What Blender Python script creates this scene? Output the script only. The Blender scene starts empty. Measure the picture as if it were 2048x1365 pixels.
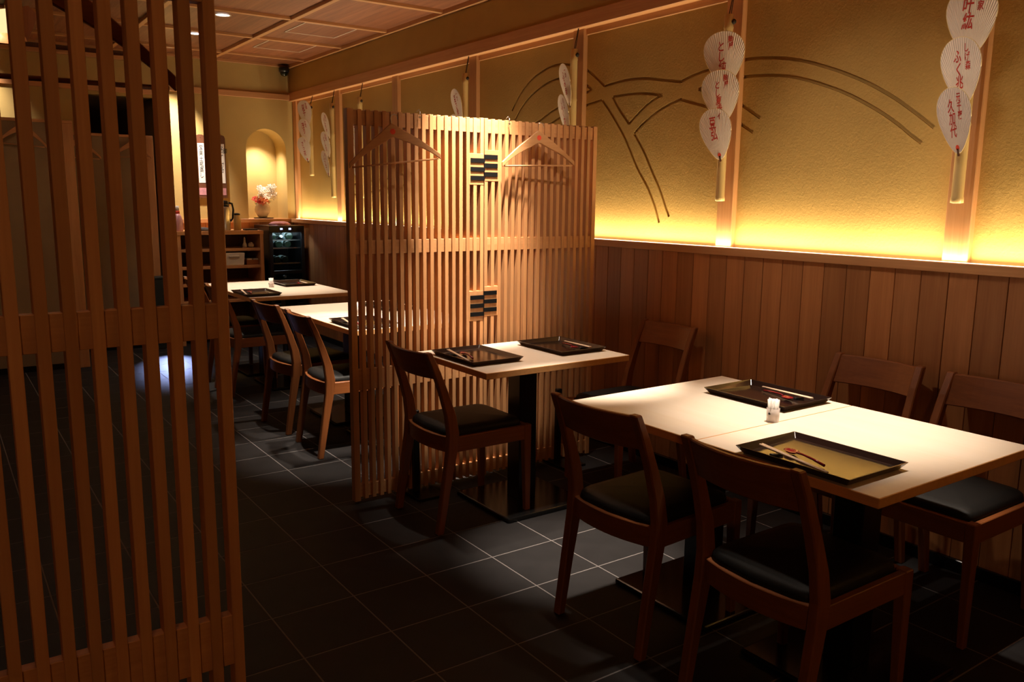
import bpy, bmesh, math, random
from mathutils import Vector, Matrix
random.seed(7)
sc = bpy.context.scene
COL = sc.collection
PI = math.pi

# ------------------------------------------------------------------ camera, world, exposure
cam_d = bpy.data.cameras.new('camera'); cam = bpy.data.objects.new('camera', cam_d); COL.objects.link(cam)
cam_d.sensor_fit = 'HORIZONTAL'; cam_d.sensor_width = 36; cam_d.lens = 1665.64*36/2048; cam_d.clip_start = 0.02
def cam_rows(y, p, r):
    F = Vector((math.sin(y)*math.cos(p), math.cos(y)*math.cos(p), -math.sin(p)))
    rt = Vector((math.cos(y), -math.sin(y), 0)); dn = F.cross(rt)
    return math.cos(r)*rt+math.sin(r)*dn, -math.sin(r)*rt+math.cos(r)*dn, F
_r, _d, _f = cam_rows(.60915, .16765, -.01035)
cam.matrix_world = Matrix(((_r.x, -_d.x, -_f.x, 0), (_r.y, -_d.y, -_f.y, 0), (_r.z, -_d.z, -_f.z, 1.43), (0, 0, 0, 1)))
sc.camera = cam
sc.view_settings.view_transform = 'Standard'; sc.view_settings.look = 'None'
sc.view_settings.gamma = 1; sc.view_settings.use_curve_mapping = False
sc.view_settings.exposure = 0.0
sc.cycles.use_denoising = True
sc.cycles.max_bounces = 8; sc.cycles.diffuse_bounces = 5; sc.cycles.glossy_bounces = 4
sc.cycles.sample_clamp_indirect = 6; sc.cycles.caustics_reflective = False; sc.cycles.caustics_refractive = False
w = bpy.data.worlds.new('world'); sc.world = w; w.use_nodes = True
w.node_tree.nodes['Background'].inputs[0].default_value = (1, .72, .45, 1)
w.node_tree.nodes['Background'].inputs[1].default_value = 0.0

WARM = (1.0, .83, .67)
def spot(loc, target, power, angle, blend=.6, radius=.035, color=WARM):
    d = bpy.data.lights.new('spot_light', 'SPOT'); d.energy = power; d.spot_size = math.radians(angle)
    d.spot_blend = blend; d.shadow_soft_size = radius; d.color = color
    o = bpy.data.objects.new('spot_light', d); COL.objects.link(o); o.location = loc
    o.rotation_euler = (Vector(target)-Vector(loc)).to_track_quat('-Z', 'Y').to_euler(); return o
def area(name, loc, rot, sx, sy, power, color=WARM, spread=180):
    d = bpy.data.lights.new(name, 'AREA'); d.shape = 'RECTANGLE'; d.size = sx; d.size_y = sy; d.energy = power
    d.color = color; d.spread = math.radians(spread)
    o = bpy.data.objects.new(name, d); COL.objects.link(o); o.location = loc; o.rotation_euler = rot; return o
# downlights over tables and walls, and added spots without fixtures
spot((2.45, 1.64, 2.74), (2.40, 1.62, .72), 290, 37, .9)
spot((2.30, 1.64, 2.74), (2.32, 1.64, .72), 60, 48, 1)  # added wide, weak spot to lift the front table's corners
spot((2.45, 1.70, 2.74), (3.17, 1.66, 1.82), 26, 36, 1, .22)  # added accent to brighten the nearest fans
spot((2.16, 2.48, 2.74), (2.12, 2.50, 0), 620, 24, .9)
spot((2.10, 2.58, 2.74), (3.20, 1.9, .95), 40, 70, 1)  # added wash on the wainscot, stands in for table light spill
spot((2.19, 3.17, 2.74), (2.20, 3.74, 1.0), 900, 34, 1)
spot((2.30, 3.12, 2.74), (2.32, 3.14, .7), 130, 42, 1)  # added weak spot to lift the single table
spot((2.3, 2.70, 2.74), (2.30, 3.5, 1.72), 60, 52, 1)  # added broad spot for the sides of the middle screen
spot((1.92, 4.45, 2.74), (1.92, 4.45, .7), 260, 32, .6)
spot((2.25, 4.95, 2.74), (2.25, 4.95, .7), 260, 46, .9)
spot((1.97, 6.65, 2.74), (2.25, 6.60, .7), 300, 46, .9)
spot((1.99, 7.53, 2.74), (2.0, 7.53, 0), 40, 70, .9)
spot((2.00, 8.38, 2.74), (2.06, 8.82, 1.75), 300, 56, .9)
spot((2.93, 8.90, 2.12), (2.99, 9.02, 1.3), 62, 96, .9, .02)           # in the top of the arched niche
spot((0.30, 8.45, 2.74), (0.38, 8.85, 2.2), 90, 74, .9)
FILL = (1.0, .46, .18)  # fill colour, stands in for light bounced off the wood
spot((-1.2, -1.5, 1.75), (2.2, 2.2, .9), 30, 90, .8, .15, FILL)  # added fill from behind the camera, not a ceiling lamp
spot((.15, 1.30, 2.74), (.15, 1.52, 0), 7, 50, 1, .1, FILL)  # added fill for the rail tops of the near screen
spot((-.9, 5.0, 2.74), (-.2, 6.8, 1.0), 26, 110, 1, .1, (1, .62, .36))
# cove strip behind the ledge along the right wall (the strip itself is built below)
COVE = (1.0, .79, .48)
area('cove_light', (3.2515, 3.55, 1.2125), (PI, math.radians(8), 0), .02, 10.3, 58, COVE, 150)

# ------------------------------------------------------------------ materials
def nt(name):
    m = bpy.data.materials.new(name); m.use_nodes = True
    t = m.node_tree; return m, t, t.nodes['Principled BSDF']
def N(t, kind, **kw):
    n = t.nodes.new(kind)
    for k, v in kw.items(): setattr(n, k, v)
    return n
def coords(t, scale, rnd=True):
    tc = N(t, 'ShaderNodeTexCoord'); mp = N(t, 'ShaderNodeMapping'); mp.inputs['Scale'].default_value = scale
    t.links.new(tc.outputs['Object'], mp.inputs['Vector'])
    oi = N(t, 'ShaderNodeObjectInfo')
    if rnd:
        mul = N(t, 'ShaderNodeMath', operation='MULTIPLY'); mul.inputs[1].default_value = 91.7
        t.links.new(oi.outputs['Random'], mul.inputs[0]); t.links.new(mul.outputs[0], mp.inputs['Location'])
    return mp, oi
def wood(name, c1, c2, axis='z', rough=.5, across=34, along=1.2, vary=.16, bump=.12, coat=0):
    m, t, b = nt(name)
    s = [across]*3; s['xyz'.index(axis)] = along
    mp, oi = coords(t, s)
    n1 = N(t, 'ShaderNodeTexNoise'); n1.inputs['Scale'].default_value = 1; n1.inputs['Detail'].default_value = 5
    n1.inputs['Distortion'].default_value = .6
    t.links.new(mp.outputs[0], n1.inputs['Vector'])
    n2 = N(t, 'ShaderNodeTexNoise'); n2.inputs['Scale'].default_value = 5; n2.inputs['Detail'].default_value = 2
    t.links.new(mp.outputs[0], n2.inputs['Vector'])
    mx = N(t, 'ShaderNodeMix', data_type='FLOAT'); mx.inputs[0].default_value = .35
    t.links.new(n1.outputs[0], mx.inputs[2]); t.links.new(n2.outputs[0], mx.inputs[3])
    r = N(t, 'ShaderNodeValToRGB'); r.color_ramp.elements[0].position = .3; r.color_ramp.elements[1].position = .7
    r.color_ramp.elements[0].color = (*c2, 1); r.color_ramp.elements[1].color = (*c1, 1)
    t.links.new(mx.outputs[0], r.inputs[0])
    hs = N(t, 'ShaderNodeHueSaturation'); mr = N(t, 'ShaderNodeMapRange')
    mr.inputs['To Min'].default_value = 1-vary; mr.inputs['To Max'].default_value = 1+vary
    t.links.new(oi.outputs['Random'], mr.inputs[0]); t.links.new(mr.outputs[0], hs.inputs['Value'])
    t.links.new(r.outputs[0], hs.inputs['Color']); t.links.new(hs.outputs[0], b.inputs['Base Color'])
    bp = N(t, 'ShaderNodeBump'); bp.inputs['Strength'].default_value = bump; bp.inputs['Distance'].default_value = .002
    t.links.new(mx.outputs[0], bp.inputs['Height']); t.links.new(bp.outputs[0], b.inputs['Normal'])
    b.inputs['Roughness'].default_value = rough; b.inputs['Coat Weight'].default_value = coat
    return m
def plain(name, c, rough=.5, metal=0, noise=.08, scale=30, bump=.05, coat=0, spec=.5):
    m, t, b = nt(name)
    mp, oi = coords(t, (scale,)*3, False)
    n = N(t, 'ShaderNodeTexNoise'); n.inputs['Scale'].default_value = 1; n.inputs['Detail'].default_value = 4
    t.links.new(mp.outputs[0], n.inputs['Vector'])
    r = N(t, 'ShaderNodeValToRGB')
    r.color_ramp.elements[0].position = .25; r.color_ramp.elements[1].position = .75
    r.color_ramp.elements[0].color = (*[x*(1-noise) for x in c], 1); r.color_ramp.elements[1].color = (*[min(1, x*(1+noise)) for x in c], 1)
    t.links.new(n.outputs[0], r.inputs[0]); t.links.new(r.outputs[0], b.inputs['Base Color'])
    if bump:
        bp = N(t, 'ShaderNodeBump'); bp.inputs['Strength'].default_value = bump; bp.inputs['Distance'].default_value = .003
        t.links.new(n.outputs[0], bp.inputs['Height']); t.links.new(bp.outputs[0], b.inputs['Normal'])
    b.inputs['Roughness'].default_value = rough; b.inputs['Metallic'].default_value = metal
    b.inputs['Coat Weight'].default_value = coat; b.inputs['Specular IOR Level'].default_value = spec
    return m
def glow(name, c, s):
    m, t, b = nt(name); b.inputs['Base Color'].default_value = (*c, 1)
    b.inputs['Emission Color'].default_value = (*c, 1); b.inputs['Emission Strength'].default_value = s
    b.inputs['Roughness'].default_value = .6; return m
def glass(name, tint=(.9, .95, .95), mixf=.12, rough=.03):
    m = bpy.data.materials.new(name); m.use_nodes = True; t = m.node_tree; t.nodes.clear()
    o = N(t, 'ShaderNodeOutputMaterial'); tr = N(t, 'ShaderNodeBsdfTransparent'); tr.inputs[0].default_value = (*tint, 1)
    g = N(t, 'ShaderNodeBsdfGlossy'); g.inputs['Roughness'].default_value = rough
    fr = N(t, 'ShaderNodeLayerWeight'); fr.inputs[0].default_value = mixf
    mx = N(t, 'ShaderNodeMixShader'); t.links.new(fr.outputs['Fresnel'], mx.inputs[0])
    t.links.new(tr.outputs[0], mx.inputs[1]); t.links.new(g.outputs[0], mx.inputs[2]); t.links.new(mx.outputs[0], o.inputs[0]); return m
def frosted(name):
    m = bpy.data.materials.new(name); m.use_nodes = True; t = m.node_tree; t.nodes.clear()
    o = N(t, 'ShaderNodeOutputMaterial'); tr = N(t, 'ShaderNodeBsdfTransparent'); tr.inputs[0].default_value = (.95, .93, .92, 1)
    g = N(t, 'ShaderNodeBsdfPrincipled'); g.inputs['Base Color'].default_value = (.8, .74, .70, 1); g.inputs['Roughness'].default_value = .35
    mx = N(t, 'ShaderNodeMixShader'); mx.inputs[0].default_value = .42
    t.links.new(tr.outputs[0], mx.inputs[1]); t.links.new(g.outputs[0], mx.inputs[2]); t.links.new(mx.outputs[0], o.inputs[0]); return m
def plaster(name, c, sx=55, bump=.5, dist=.004):
    m, t, b = nt(name)
    mp, oi = coords(t, (1, 1, 1), False)
    n1 = N(t, 'ShaderNodeTexNoise'); n1.inputs['Scale'].default_value = sx; n1.inputs['Detail'].default_value = 6; n1.inputs['Roughness'].default_value = .6
    n2 = N(t, 'ShaderNodeTexNoise'); n2.inputs['Scale'].default_value = 1.6; n2.inputs['Detail'].default_value = 3
    for n in (n1, n2): t.links.new(mp.outputs[0], n.inputs['Vector'])
    r = N(t, 'ShaderNodeValToRGB'); r.color_ramp.elements[0].position = .3; r.color_ramp.elements[1].position = .7
    r.color_ramp.elements[0].color = (*[x*.88 for x in c], 1); r.color_ramp.elements[1].color = (*[x*1.08 for x in c], 1)
    t.links.new(n2.outputs[0], r.inputs[0]); t.links.new(r.outputs[0], b.inputs['Base Color'])
    bp = N(t, 'ShaderNodeBump'); bp.inputs['Strength'].default_value = bump; bp.inputs['Distance'].default_value = dist
    t.links.new(n1.outputs[0], bp.inputs['Height']); t.links.new(bp.outputs[0], b.inputs['Normal'])
    b.inputs['Roughness'].default_value = .85; b.inputs['Specular IOR Level'].default_value = .25
    return m

M = {}
HC1, HC2 = (.62, .325, .140), (.48, .225, .085)
for ax in 'xyz':
    M['hinoki_'+ax] = wood('hinoki_'+ax, HC1, HC2, ax, .48)
    M['oak_'+ax] = wood('oak_'+ax, (.28, .094, .026), (.19, .058, .015), ax, .42, 40, 1.5, .05)
    M['rail_'+ax] = wood('rail_'+ax, HC1, HC2, ax, .5, 34, 1.2, .06)
M['plank'] = wood('plank', (.50, .215, .075), (.35, .135, .044), 'z', .5, 26, .9, .22)
M['veneer'] = wood('ceiling_veneer', (.37, .14, .062), (.17, .056, .026), 'y', .5, 22, .8, .10)
M['maple'] = wood('table_maple', (.80, .715, .60), (.755, .65, .51), 'y', .38, 10, .8, .02, .03)
M['edge'] = wood('table_edge', (.76, .42, .17), (.64, .33, .12), 'y', .45, 40, 1.2, .03)
M['plaster'] = plaster('gold_plaster', (.475, .303, .090), 95, .55, .003)
M['plaster_back'] = plaster('olive_plaster', (.50, .36, .135), 70, .25)
M['plaster_grey'] = plaster('grey_plaster', (.30, .22, .13), 60, .2)
M['tile'] = plain('slate_tile', (.0150, .0138, .0142), .6, 0, .25, 9, .15, 0, .25)
M['grout'] = plain('grout', (.17, .155, .15), .8, 0, .1, 60, .05)
M['black_metal'] = plain('black_metal', (.006, .0055, .005), .28, 0, .1, 40, .02)
M['black_base'] = plain('black_base', (.006, .006, .006), .16, 0, .1, 20, .02)
M['vinyl'] = plain('black_vinyl', (.009, .0092, .009), .55, 0, .15, 120, .08, 0, .22)
M['lacquer'] = plain('black_lacquer', (.012, .006, .005), .16, 0, .2, 46, .03, 0, 1)
M['red_lacquer'] = plain('red_lacquer', (.20, .010, .016), .15, 0, .05, 20, 0, .5)
M['chopstick'] = wood('chopstick_wood', (.78, .60, .42), (.70, .50, .33), 'y', .55, 60, 3, .04)
M['black_cloth'] = plain('hinge_cloth', (.004, .004, .004), .9, 0, .1, 200, .1, 0, .1)
M['blackplastic'] = plain('black_plastic', (.010, .010, .011), .3, 0, .1, 30, .02)
M['steel'] = plain('brushed_steel', (.62, .60, .58), .28, 1, .06, 50, .03)
M['paper_white'] = plain('white_paper', (.86, .84, .80), .75, 0, .03, 30, .02)
M['ink_red'] = plain('red_ink', (.50, .035, .020), .7, 0, .15, 60, 0)
M['ink_black'] = plain('black_ink', (.012, .010, .010), .7, 0, .1, 60, 0)
M['stamp_red'] = plain('red_stamp', (.75, .07, .03), .7, 0, .1, 60, 0)
M['bamboo'] = wood('bamboo', (.70, .52, .23), (.60, .42, .16), 'z', .35, 30, .6, .05, .05)
M['bamboo_dark'] = wood('bamboo_rim', (.80, .66, .40), (.66, .48, .22), 'z', .4, 30, 2, .03)
M['cord'] = plain('dark_cord', (.03, .018, .010), .8)
M['ceramic'] = plain('cream_ceramic', (.62, .56, .46), .45, 0, .12, 25, .05)
M['darkwood'] = wood('dark_wood', (.06, .026, .014), (.035, .014, .008), 'x', .35)
M['boardwood'] = wood('board_wood', (.15, .055, .025), (.10, .034, .015), 'z', .5)
M['white_plastic'] = plain('white_plastic', (.72, .66, .55), .45, 0, .04, 20, .01)
M['pink_cloth'] = plain('pink_cloth', (.55, .26, .30), .85, 0, .2, 40, .3)
M['grey_cloth'] = plain('grey_cloth', (.12, .12, .14), .85, 0, .5, 30, .3)
M['teal'] = plain('dark_teal', (.012, .022, .026), .5)
M['downlight'] = glow('downlight_glow', (1, .90, .82), 6)
M['led'] = glow('cove_led', (1.0, .90, .70), 4)
M['display'] = glow('blue_display', (.45, .55, 1.0), 9)
M['glass'] = glass('cooler_glass')
M['clear'] = frosted('frosted_glass')
M['outline'] = plain('white_line', (.75, .68, .60), .6)
M['bottle_glass'] = plain('dark_bottle_glass', (.012, .02, .012), .08, 0, .1, 20, 0, .5)
M['bottle_label'] = plain('bottle_label', (.70, .78, .80), .5)
M['pink_bottle'] = plain('pink_bottle', (.62, .33, .38), .2, 0, .1, 20, 0, .3)
M['leaf'] = plain('leaf_green', (.035, .07, .015), .6, 0, .3, 40, .1)
M['fl_white'] = plain('petal_white', (.88, .80, .70), .7, 0, .08, 60, .1)
M['fl_orange'] = plain('petal_orange', (.85, .30, .10), .7, 0, .15, 60, .1)
M['fl_red'] = plain('petal_red', (.55, .05, .035), .7, 0, .2, 60, .1)
M['lamp_paper'] = glow('lamp_paper', (1.0, .74, .36), 1.15)
def fan_paper():
    m, t, b = nt('fan_paper')
    tc = N(t, 'ShaderNodeTexCoord'); sp = N(t, 'ShaderNodeSeparateXYZ'); t.links.new(tc.outputs['Object'], sp.inputs[0])
    ad = N(t, 'ShaderNodeMath', operation='ADD'); ad.inputs[1].default_value = .03; t.links.new(sp.outputs['Z'], ad.inputs[0])
    at = N(t, 'ShaderNodeMath', operation='ARCTAN2'); t.links.new(sp.outputs['X'], at.inputs[0]); t.links.new(ad.outputs[0], at.inputs[1])
    mu = N(t, 'ShaderNodeMath', operation='MULTIPLY'); mu.inputs[1].default_value = 150; t.links.new(at.outputs[0], mu.inputs[0])
    si = N(t, 'ShaderNodeMath', operation='SINE'); t.links.new(mu.outputs[0], si.inputs[0])
    bp = N(t, 'ShaderNodeBump'); bp.inputs['Strength'].default_value = .45; bp.inputs['Distance'].default_value = .003
    t.links.new(si.outputs[0], bp.inputs['Height']); t.links.new(bp.outputs[0], b.inputs['Normal'])
    b.inputs['Base Color'].default_value = (.86, .74, .64, 1); b.inputs['Roughness'].default_value = .8
    return m
M['fan'] = fan_paper()

# ------------------------------------------------------------------ mesh helpers
class MB:
    def __init__(s): s.bm = bmesh.new()
    def box(s, x0, x1, y0, y1, z0, z1, mi=0):
        v = [s.bm.verts.new(p) for p in ((x0,y0,z0),(x1,y0,z0),(x1,y1,z0),(x0,y1,z0),(x0,y0,z1),(x1,y0,z1),(x1,y1,z1),(x0,y1,z1))]
        fs = [s.bm.faces.new([v[i] for i in q]) for q in ((0,3,2,1),(4,5,6,7),(0,1,5,4),(1,2,6,5),(2,3,7,6),(3,0,4,7))]
        for f in fs: f.material_index = mi
        return fs
    def poly(s, pts, mi=0):
        f = s.bm.faces.new([s.bm.verts.new(p) for p in pts]); f.material_index = mi; return f
    def rings(s, rings, cap=True, closed=True, mi=0, smooth=False):
        rr = [[s.bm.verts.new(p) for p in r] for r in rings]; n = len(rr[0])
        for a, b in zip(rr, rr[1:]):
            for i in range(n if closed else n-1):
                f = s.bm.faces.new((a[i], a[(i+1) % n], b[(i+1) % n], b[i])); f.material_index = mi; f.smooth = smooth
        if cap:
            s.bm.faces.new(rr[0][::-1]).material_index = mi; s.bm.faces.new(rr[-1]).material_index = mi
    def lathe(s, prof, c=(0,0,0), n=20, axis='z', mi=0, smooth=True):
        R = []
        for r, z in prof:
            ring = []
            for k in range(n):
                a = 2*PI*k/n; p = (r*math.cos(a), r*math.sin(a), z)
                if axis == 'y': p = (p[0], z, -p[1]) if False else (r*math.cos(a), z, r*math.sin(a))
                if axis == 'x': p = (z, r*math.cos(a), r*math.sin(a))
                ring.append((p[0]+c[0], p[1]+c[1], p[2]+c[2]))
            R.append(ring)
        s.rings(R, mi=mi, smooth=smooth)
    def tube(s, pts, r, n=8, mi=0, smooth=True):
        pts = [Vector(p) for p in pts]; R = []
        rs = r if isinstance(r, (list, tuple)) else [r]*len(pts)
        for i, p in enumerate(pts):
            d = (pts[min(i+1, len(pts)-1)]-pts[max(i-1, 0)]).normalized()
            u = d.cross(Vector((0, 0, 1)) if abs(d.z) < .95 else Vector((0, 1, 0))).normalized(); v = d.cross(u)
            R.append([p+rs[i]*(math.cos(2*PI*k/n)*u+math.sin(2*PI*k/n)*v) for k in range(n)])
        s.rings(R, mi=mi, smooth=smooth)
    def prism(s, pts, axis, a, b, mi=0):
        def P(p, t): return {'x': (t, p[0], p[1]), 'y': (p[0], t, p[1]), 'z': (p[0], p[1], t)}[axis]
        s.rings([[P(p, a) for p in pts], [P(p, b) for p in pts]], mi=mi)
    def mesh(s, name, mats):
        bmesh.ops.recalc_face_normals(s.bm, faces=s.bm.faces)
        me = bpy.data.meshes.new(name); s.bm.to_mesh(me); s.bm.free()
        for m in (mats if isinstance(mats, (list, tuple)) else [mats]): me.materials.append(M[m] if isinstance(m, str) else m)
        return me
def obj(name, mb, mats, parent=None, bevel=0, loc=None, rot=None, segs=1):
    me = mb if isinstance(mb, bpy.types.Mesh) else mb.mesh(name, mats)
    o = bpy.data.objects.new(name, me); COL.objects.link(o)
    if parent: o.parent = parent
    if loc is not None: o.location = loc
    if rot is not None: o.rotation_euler = rot
    if bevel:
        b = o.modifiers.new('bevel', 'BEVEL'); b.width = bevel; b.segments = segs; b.limit_method = 'ANGLE'; b.angle_limit = math.radians(40)
    return o
def tag(o, label, cat, group=None):
    o['label'] = label; o['category'] = cat
    if group: o['group'] = group
    return o
def thing(name, label, cat, loc=(0,0,0), rz=0, group=None):
    o = bpy.data.objects.new(name, None); COL.objects.link(o); o.location = loc; o.rotation_euler = (0, 0, rz); o.empty_display_size = .1
    return tag(o, label, cat, group)
def struct(o): o['kind'] = 'structure'; return o
def copy_tree(o, parent=None):
    c = o.copy(); COL.objects.link(c); c.parent = parent
    for ch in [x for x in bpy.data.objects if x.parent == o]: copy_tree(ch, c)
    return c
def place(o, label, loc, rot=(0,0,0)):
    o['label'] = label; o.location = loc; o.rotation_euler = rot; return o
def text_mesh(rows, name, mat, bold=0):
    """rows: list of (char, cx, cz, size); returns one flat mesh in the XZ plane facing -Y"""
    out = bmesh.new()
    cu = bpy.data.curves.new('lettering', 'FONT'); cu.resolution_u = 2; cu.offset = 0
    ob = bpy.data.objects.new('lettering', cu); COL.objects.link(ob)
    for ch, cx, cz, size, sk in rows:
        cu.body = ch; cu.size = size; cu.offset = bold*size
        dg = bpy.context.evaluated_depsgraph_get(); dg.update()
        me = bpy.data.meshes.new_from_object(ob.evaluated_get(dg))
        if not len(me.vertices): continue
        xs = [v.co.x for v in me.vertices]; ys = [v.co.y for v in me.vertices]
        mx, my = (min(xs)+max(xs))/2, (min(ys)+max(ys))/2
        for v in me.vertices:
            x, y = v.co.x-mx, v.co.y-my
            v.co = (cx+x*.82+y*sk, 0, cz+y*1.12)
        out.from_mesh(me); bpy.data.meshes.remove(me)
    bpy.data.objects.remove(ob); bpy.data.curves.remove(cu)
    me = bpy.data.meshes.new(name); out.to_mesh(me); out.free(); me.materials.append(M[mat]); return me

# ------------------------------------------------------------------ floor
GX, GY, P = 1.462, 2.048, .303
fl = MB(); fl.box(-3.0, 3.4, -2.2, 12.2, -.06, -.0006)
floor = struct(obj('floor', fl, 'grout'))
tm = MB(); h = P/2-.0026; tm.rings([[(-h,-h,-.02),(h,-h,-.02),(h,h,-.02),(-h,h,-.02)], [(-h,-h,-.0005),(h,-h,-.0005),(h,h,-.0005),(-h,h,-.0005)], [(-h+.0012,-h+.0012,0),(h-.0012,-h+.0012,0),(h-.0012,h-.0012,0),(-h+.0012,h-.0012,0)]])
tile_me = tm.mesh('tile', 'tile')
cells = []
for i in range(-14, 6):
    for j in range(-13, 33):
        x, y = GX+P*(i+.5), GY+P*(j+.5)
        if x > 3.2+P: continue
        d = Vector((x, y, -1.43)); fw = d.dot(_f)
        vis = fw > .3 and abs(d.dot(_r)/fw) < .66 and -.45 < d.dot(_d)/fw < .48 and y < 8.6
        cells.append((0 if vis else 1, d.length, x, y))
cells.sort()
rest = MB()
for k, (hid, d, x, y) in enumerate(cells):
    if k < 300 and not hid: obj('tile', tile_me, None, floor, loc=(x, y, 0))
    else:
        rest.rings([[(x-h,y-h,-.02),(x+h,y-h,-.02),(x+h,y+h,-.02),(x-h,y+h,-.02)], [(x-h,y-h,0),(x+h,y-h,0),(x+h,y+h,0),(x-h,y+h,0)]])
o = obj('far_tiles', rest, 'tile', floor); o['kind'] = 'stuff'

# ------------------------------------------------------------------ ceiling
CZ = 2.77
c = MB(); c.box(-3.0, 3.4, -2.2, 12.2, CZ+.055, CZ+.12); ceiling = struct(obj('ceiling', c, 'veneer'))
rx = [2.43-.91*k for k in range(6)]; ry = [5.552+.911*k for k in range(-8, 4)]
edges_x = sorted(rx+[3.245, -3.0]); edges_y = sorted([y for y in ry if y < 8.7]+[8.78, -2.2])
for i in range(len(edges_x)-1):
    for j in range(len(edges_y)-1):
        x0, x1, y0, y1 = edges_x[i], edges_x[i+1], edges_y[j], edges_y[j+1]
        b = MB(); b.box(x0+.001, x1-.001, y0+.001, y1-.001, CZ+.022, CZ+.05)
        obj('panel', b, 'veneer', ceiling)
for x in rx:
    b = MB(); b.box(x-.02, x+.02, -2.2, 8.80, CZ-.004, CZ+.03); obj('rib', b, 'rail_y', ceiling, .002)
for y in edges_y[1:]:
    b = MB(); b.box(-3.0, 3.25, y-.02, y+.02, CZ, CZ+.03); obj('rib', b, 'rail_x', ceiling, .002)
b = MB(); b.box(3.215, 3.25, -2.2, 8.8, CZ-.012, CZ+.03); obj('rib', b, 'rail_y', ceiling, .002)

# ------------------------------------------------------------------ right wall
WX = 3.30
def groove_pts(px):
    out = []
    for u, v in px:
        d = _r*((u-1024)/1665.64)+_d*((v-682.5)/1665.64)+_f
        t = WX/d.x; out.append((d.y*t, 1.43+d.z*t))
    return out
def smooth_line(p, n=5):
    q = [p[0]]*1+p+[p[-1]]; out = []
    for i in range(1, len(q)-2):
        for k in range(n):
            t = k/n; a = []
            for ax in (0, 1):
                p0, p1, p2, p3 = q[i-1][ax], q[i][ax], q[i+1][ax], q[i+2][ax]
                a.append(.5*((2*p1)+(-p0+p2)*t+(2*p0-5*p1+4*p2-p3)*t*t+(-p0+3*p1-3*p2+p3)*t**3))
            out.append(tuple(a))
    return out+[p[-1]]
GR = [  # the crest of crossing arcs scored into the plaster
 [(1361,164),(1384,152),(1409,142.5),(1445,131),(1484,121),(1509,117),(1536,115.7),(1573,117),(1611,122.5),(1648,132.5),(1686,145),(1736,166),(1786,194),(1823,220),(1848,239),(1868,255)],
 [(1397,178.5),(1420,169),(1450,160),(1481,155),(1499,152.5),(1536,150.7),(1573,152),(1611,159),(1648,170),(1686,184),(1723,202),(1761,224),(1798,250),(1823,271),(1843,286)],
 [(1397,178.5),(1440,190),(1478,207.5),(1499,221),(1520,236)],
 [(1209,172.5),(1249,161),(1289,157.5),(1324,160),(1361,164)],
 [(1225,194),(1259,188.8),(1289,187.5),(1325,190.5)], [(1325,190.5),(1311,197.5),(1286,217.5),(1258,248)], [(1225,194),(1239,220),(1258,248)],
 [(1024,222),(1039,192),(1061,162),(1086,142),(1106,132),(1123,129),(1147,131),(1168,137),(1186,150),(1209,172.5)],
 [(1029,242),(1044,215),(1064,190),(1086,172),(1106,161),(1123,157),(1147,159.5),(1168,167.5),(1184,180)],
 [(1184,180),(1168,187.5),(1147,198),(1123,211),(1094,230),(1072,246),(1000,283),(900,325),(800,352),(741,362),(712,368),(690,378)],
 [(1204,200),(1165,214),(1124,232.5),(1101,247),(1000,305),(900,345),(800,372),(741,384),(712,389),(692,395)],
 [(1204,200),(1224,230),(1249,275),(1274,335),(1294,373),(1309,411),(1318,446)],
 [(1268,267.5),(1286,300),(1302,338),(1319,378),(1330,411),(1338,434)],
 [(1268,267.5),(1289,245),(1324,217.5),(1360,199)],
 [(1360,199),(1386,206),(1414,214),(1445,227),(1478,246),(1506,265)]]
wl = MB(); wl.box(WX, WX+.10, -2.2, 9.2, 1.20, 2.47)
wall_o = obj('wall_right', wl, 'plaster')
cutters = []
for g in GR:
    p = smooth_line(groove_pts(g)); L, Rr = [], []
    for i, q in enumerate(p):
        a, b_ = p[max(i-1, 0)], p[min(i+1, len(p)-1)]
        tx, tz = b_[0]-a[0], b_[1]-a[1]; l = math.hypot(tx, tz) or 1
        nx, nz = -tz/l*.0076, tx/l*.0076
        L.append((q[0]+nx, q[1]+nz)); Rr.append((q[0]-nx, q[1]-nz))
    m = MB()
    m.rings([[(WX-.01, *L[i]), (WX-.01, *Rr[i]), (WX+.012, *Rr[i]), (WX+.012, *L[i])] for i in range(len(p))])
    co = obj('cutter', m, 'plaster'); cutters.append(co)
for co in cutters:
    md = wall_o.modifiers.new('cut', 'BOOLEAN'); md.operation = 'DIFFERENCE'; md.object = co; md.solver = 'EXACT'
    dg = bpy.context.evaluated_depsgraph_get(); dg.update()
    nm = bpy.data.meshes.new_from_object(wall_o.evaluated_get(dg))
    wall_o.modifiers.clear(); wall_o.data = nm
for co in cutters:
    me_ = co.data; bpy.data.objects.remove(co); bpy.data.meshes.remove(me_)
wall_o.data.materials.clear(); wall_o.data.materials.append(M['plaster'])
wall_right = struct(wall_o)
b = MB(); b.box(3.25, 3.34, -2.2, 9.0, 2.47, 2.84); obj('upper_plaster', b, 'plaster', wall_right)
b = MB(); b.box(3.24, 3.40, -2.2, 9.0, 0, 1.17); obj('backing', b, 'boardwood', wall_right)
for k in range(-50, 51):                                        # wainscot planks
    y1 = 3.652+.11*k-.0012; y0 = y1-.11+.0024
    if y1 < -1.2 or y1 > 8.75: continue
    b = MB(); dx = random.uniform(0, .0012); b.box(3.22-dx, 3.245, y0, y1, .05, 1.175)
    obj('plank', b, 'plank', wall_right, .0016)
for y in (.51, 1.685, 2.847, 4.03, 5.21, 6.42, 7.61, 8.735):    # posts
    b = MB(); b.box(3.27, 3.31, y-.05, y+.05, 1.20, 2.44); obj('post', b, 'hinoki_z', wall_right, .003)
PY = [-2.2, .51, 1.685, 2.847, 4.03, 5.21, 6.42, 7.61, 8.735]
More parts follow.
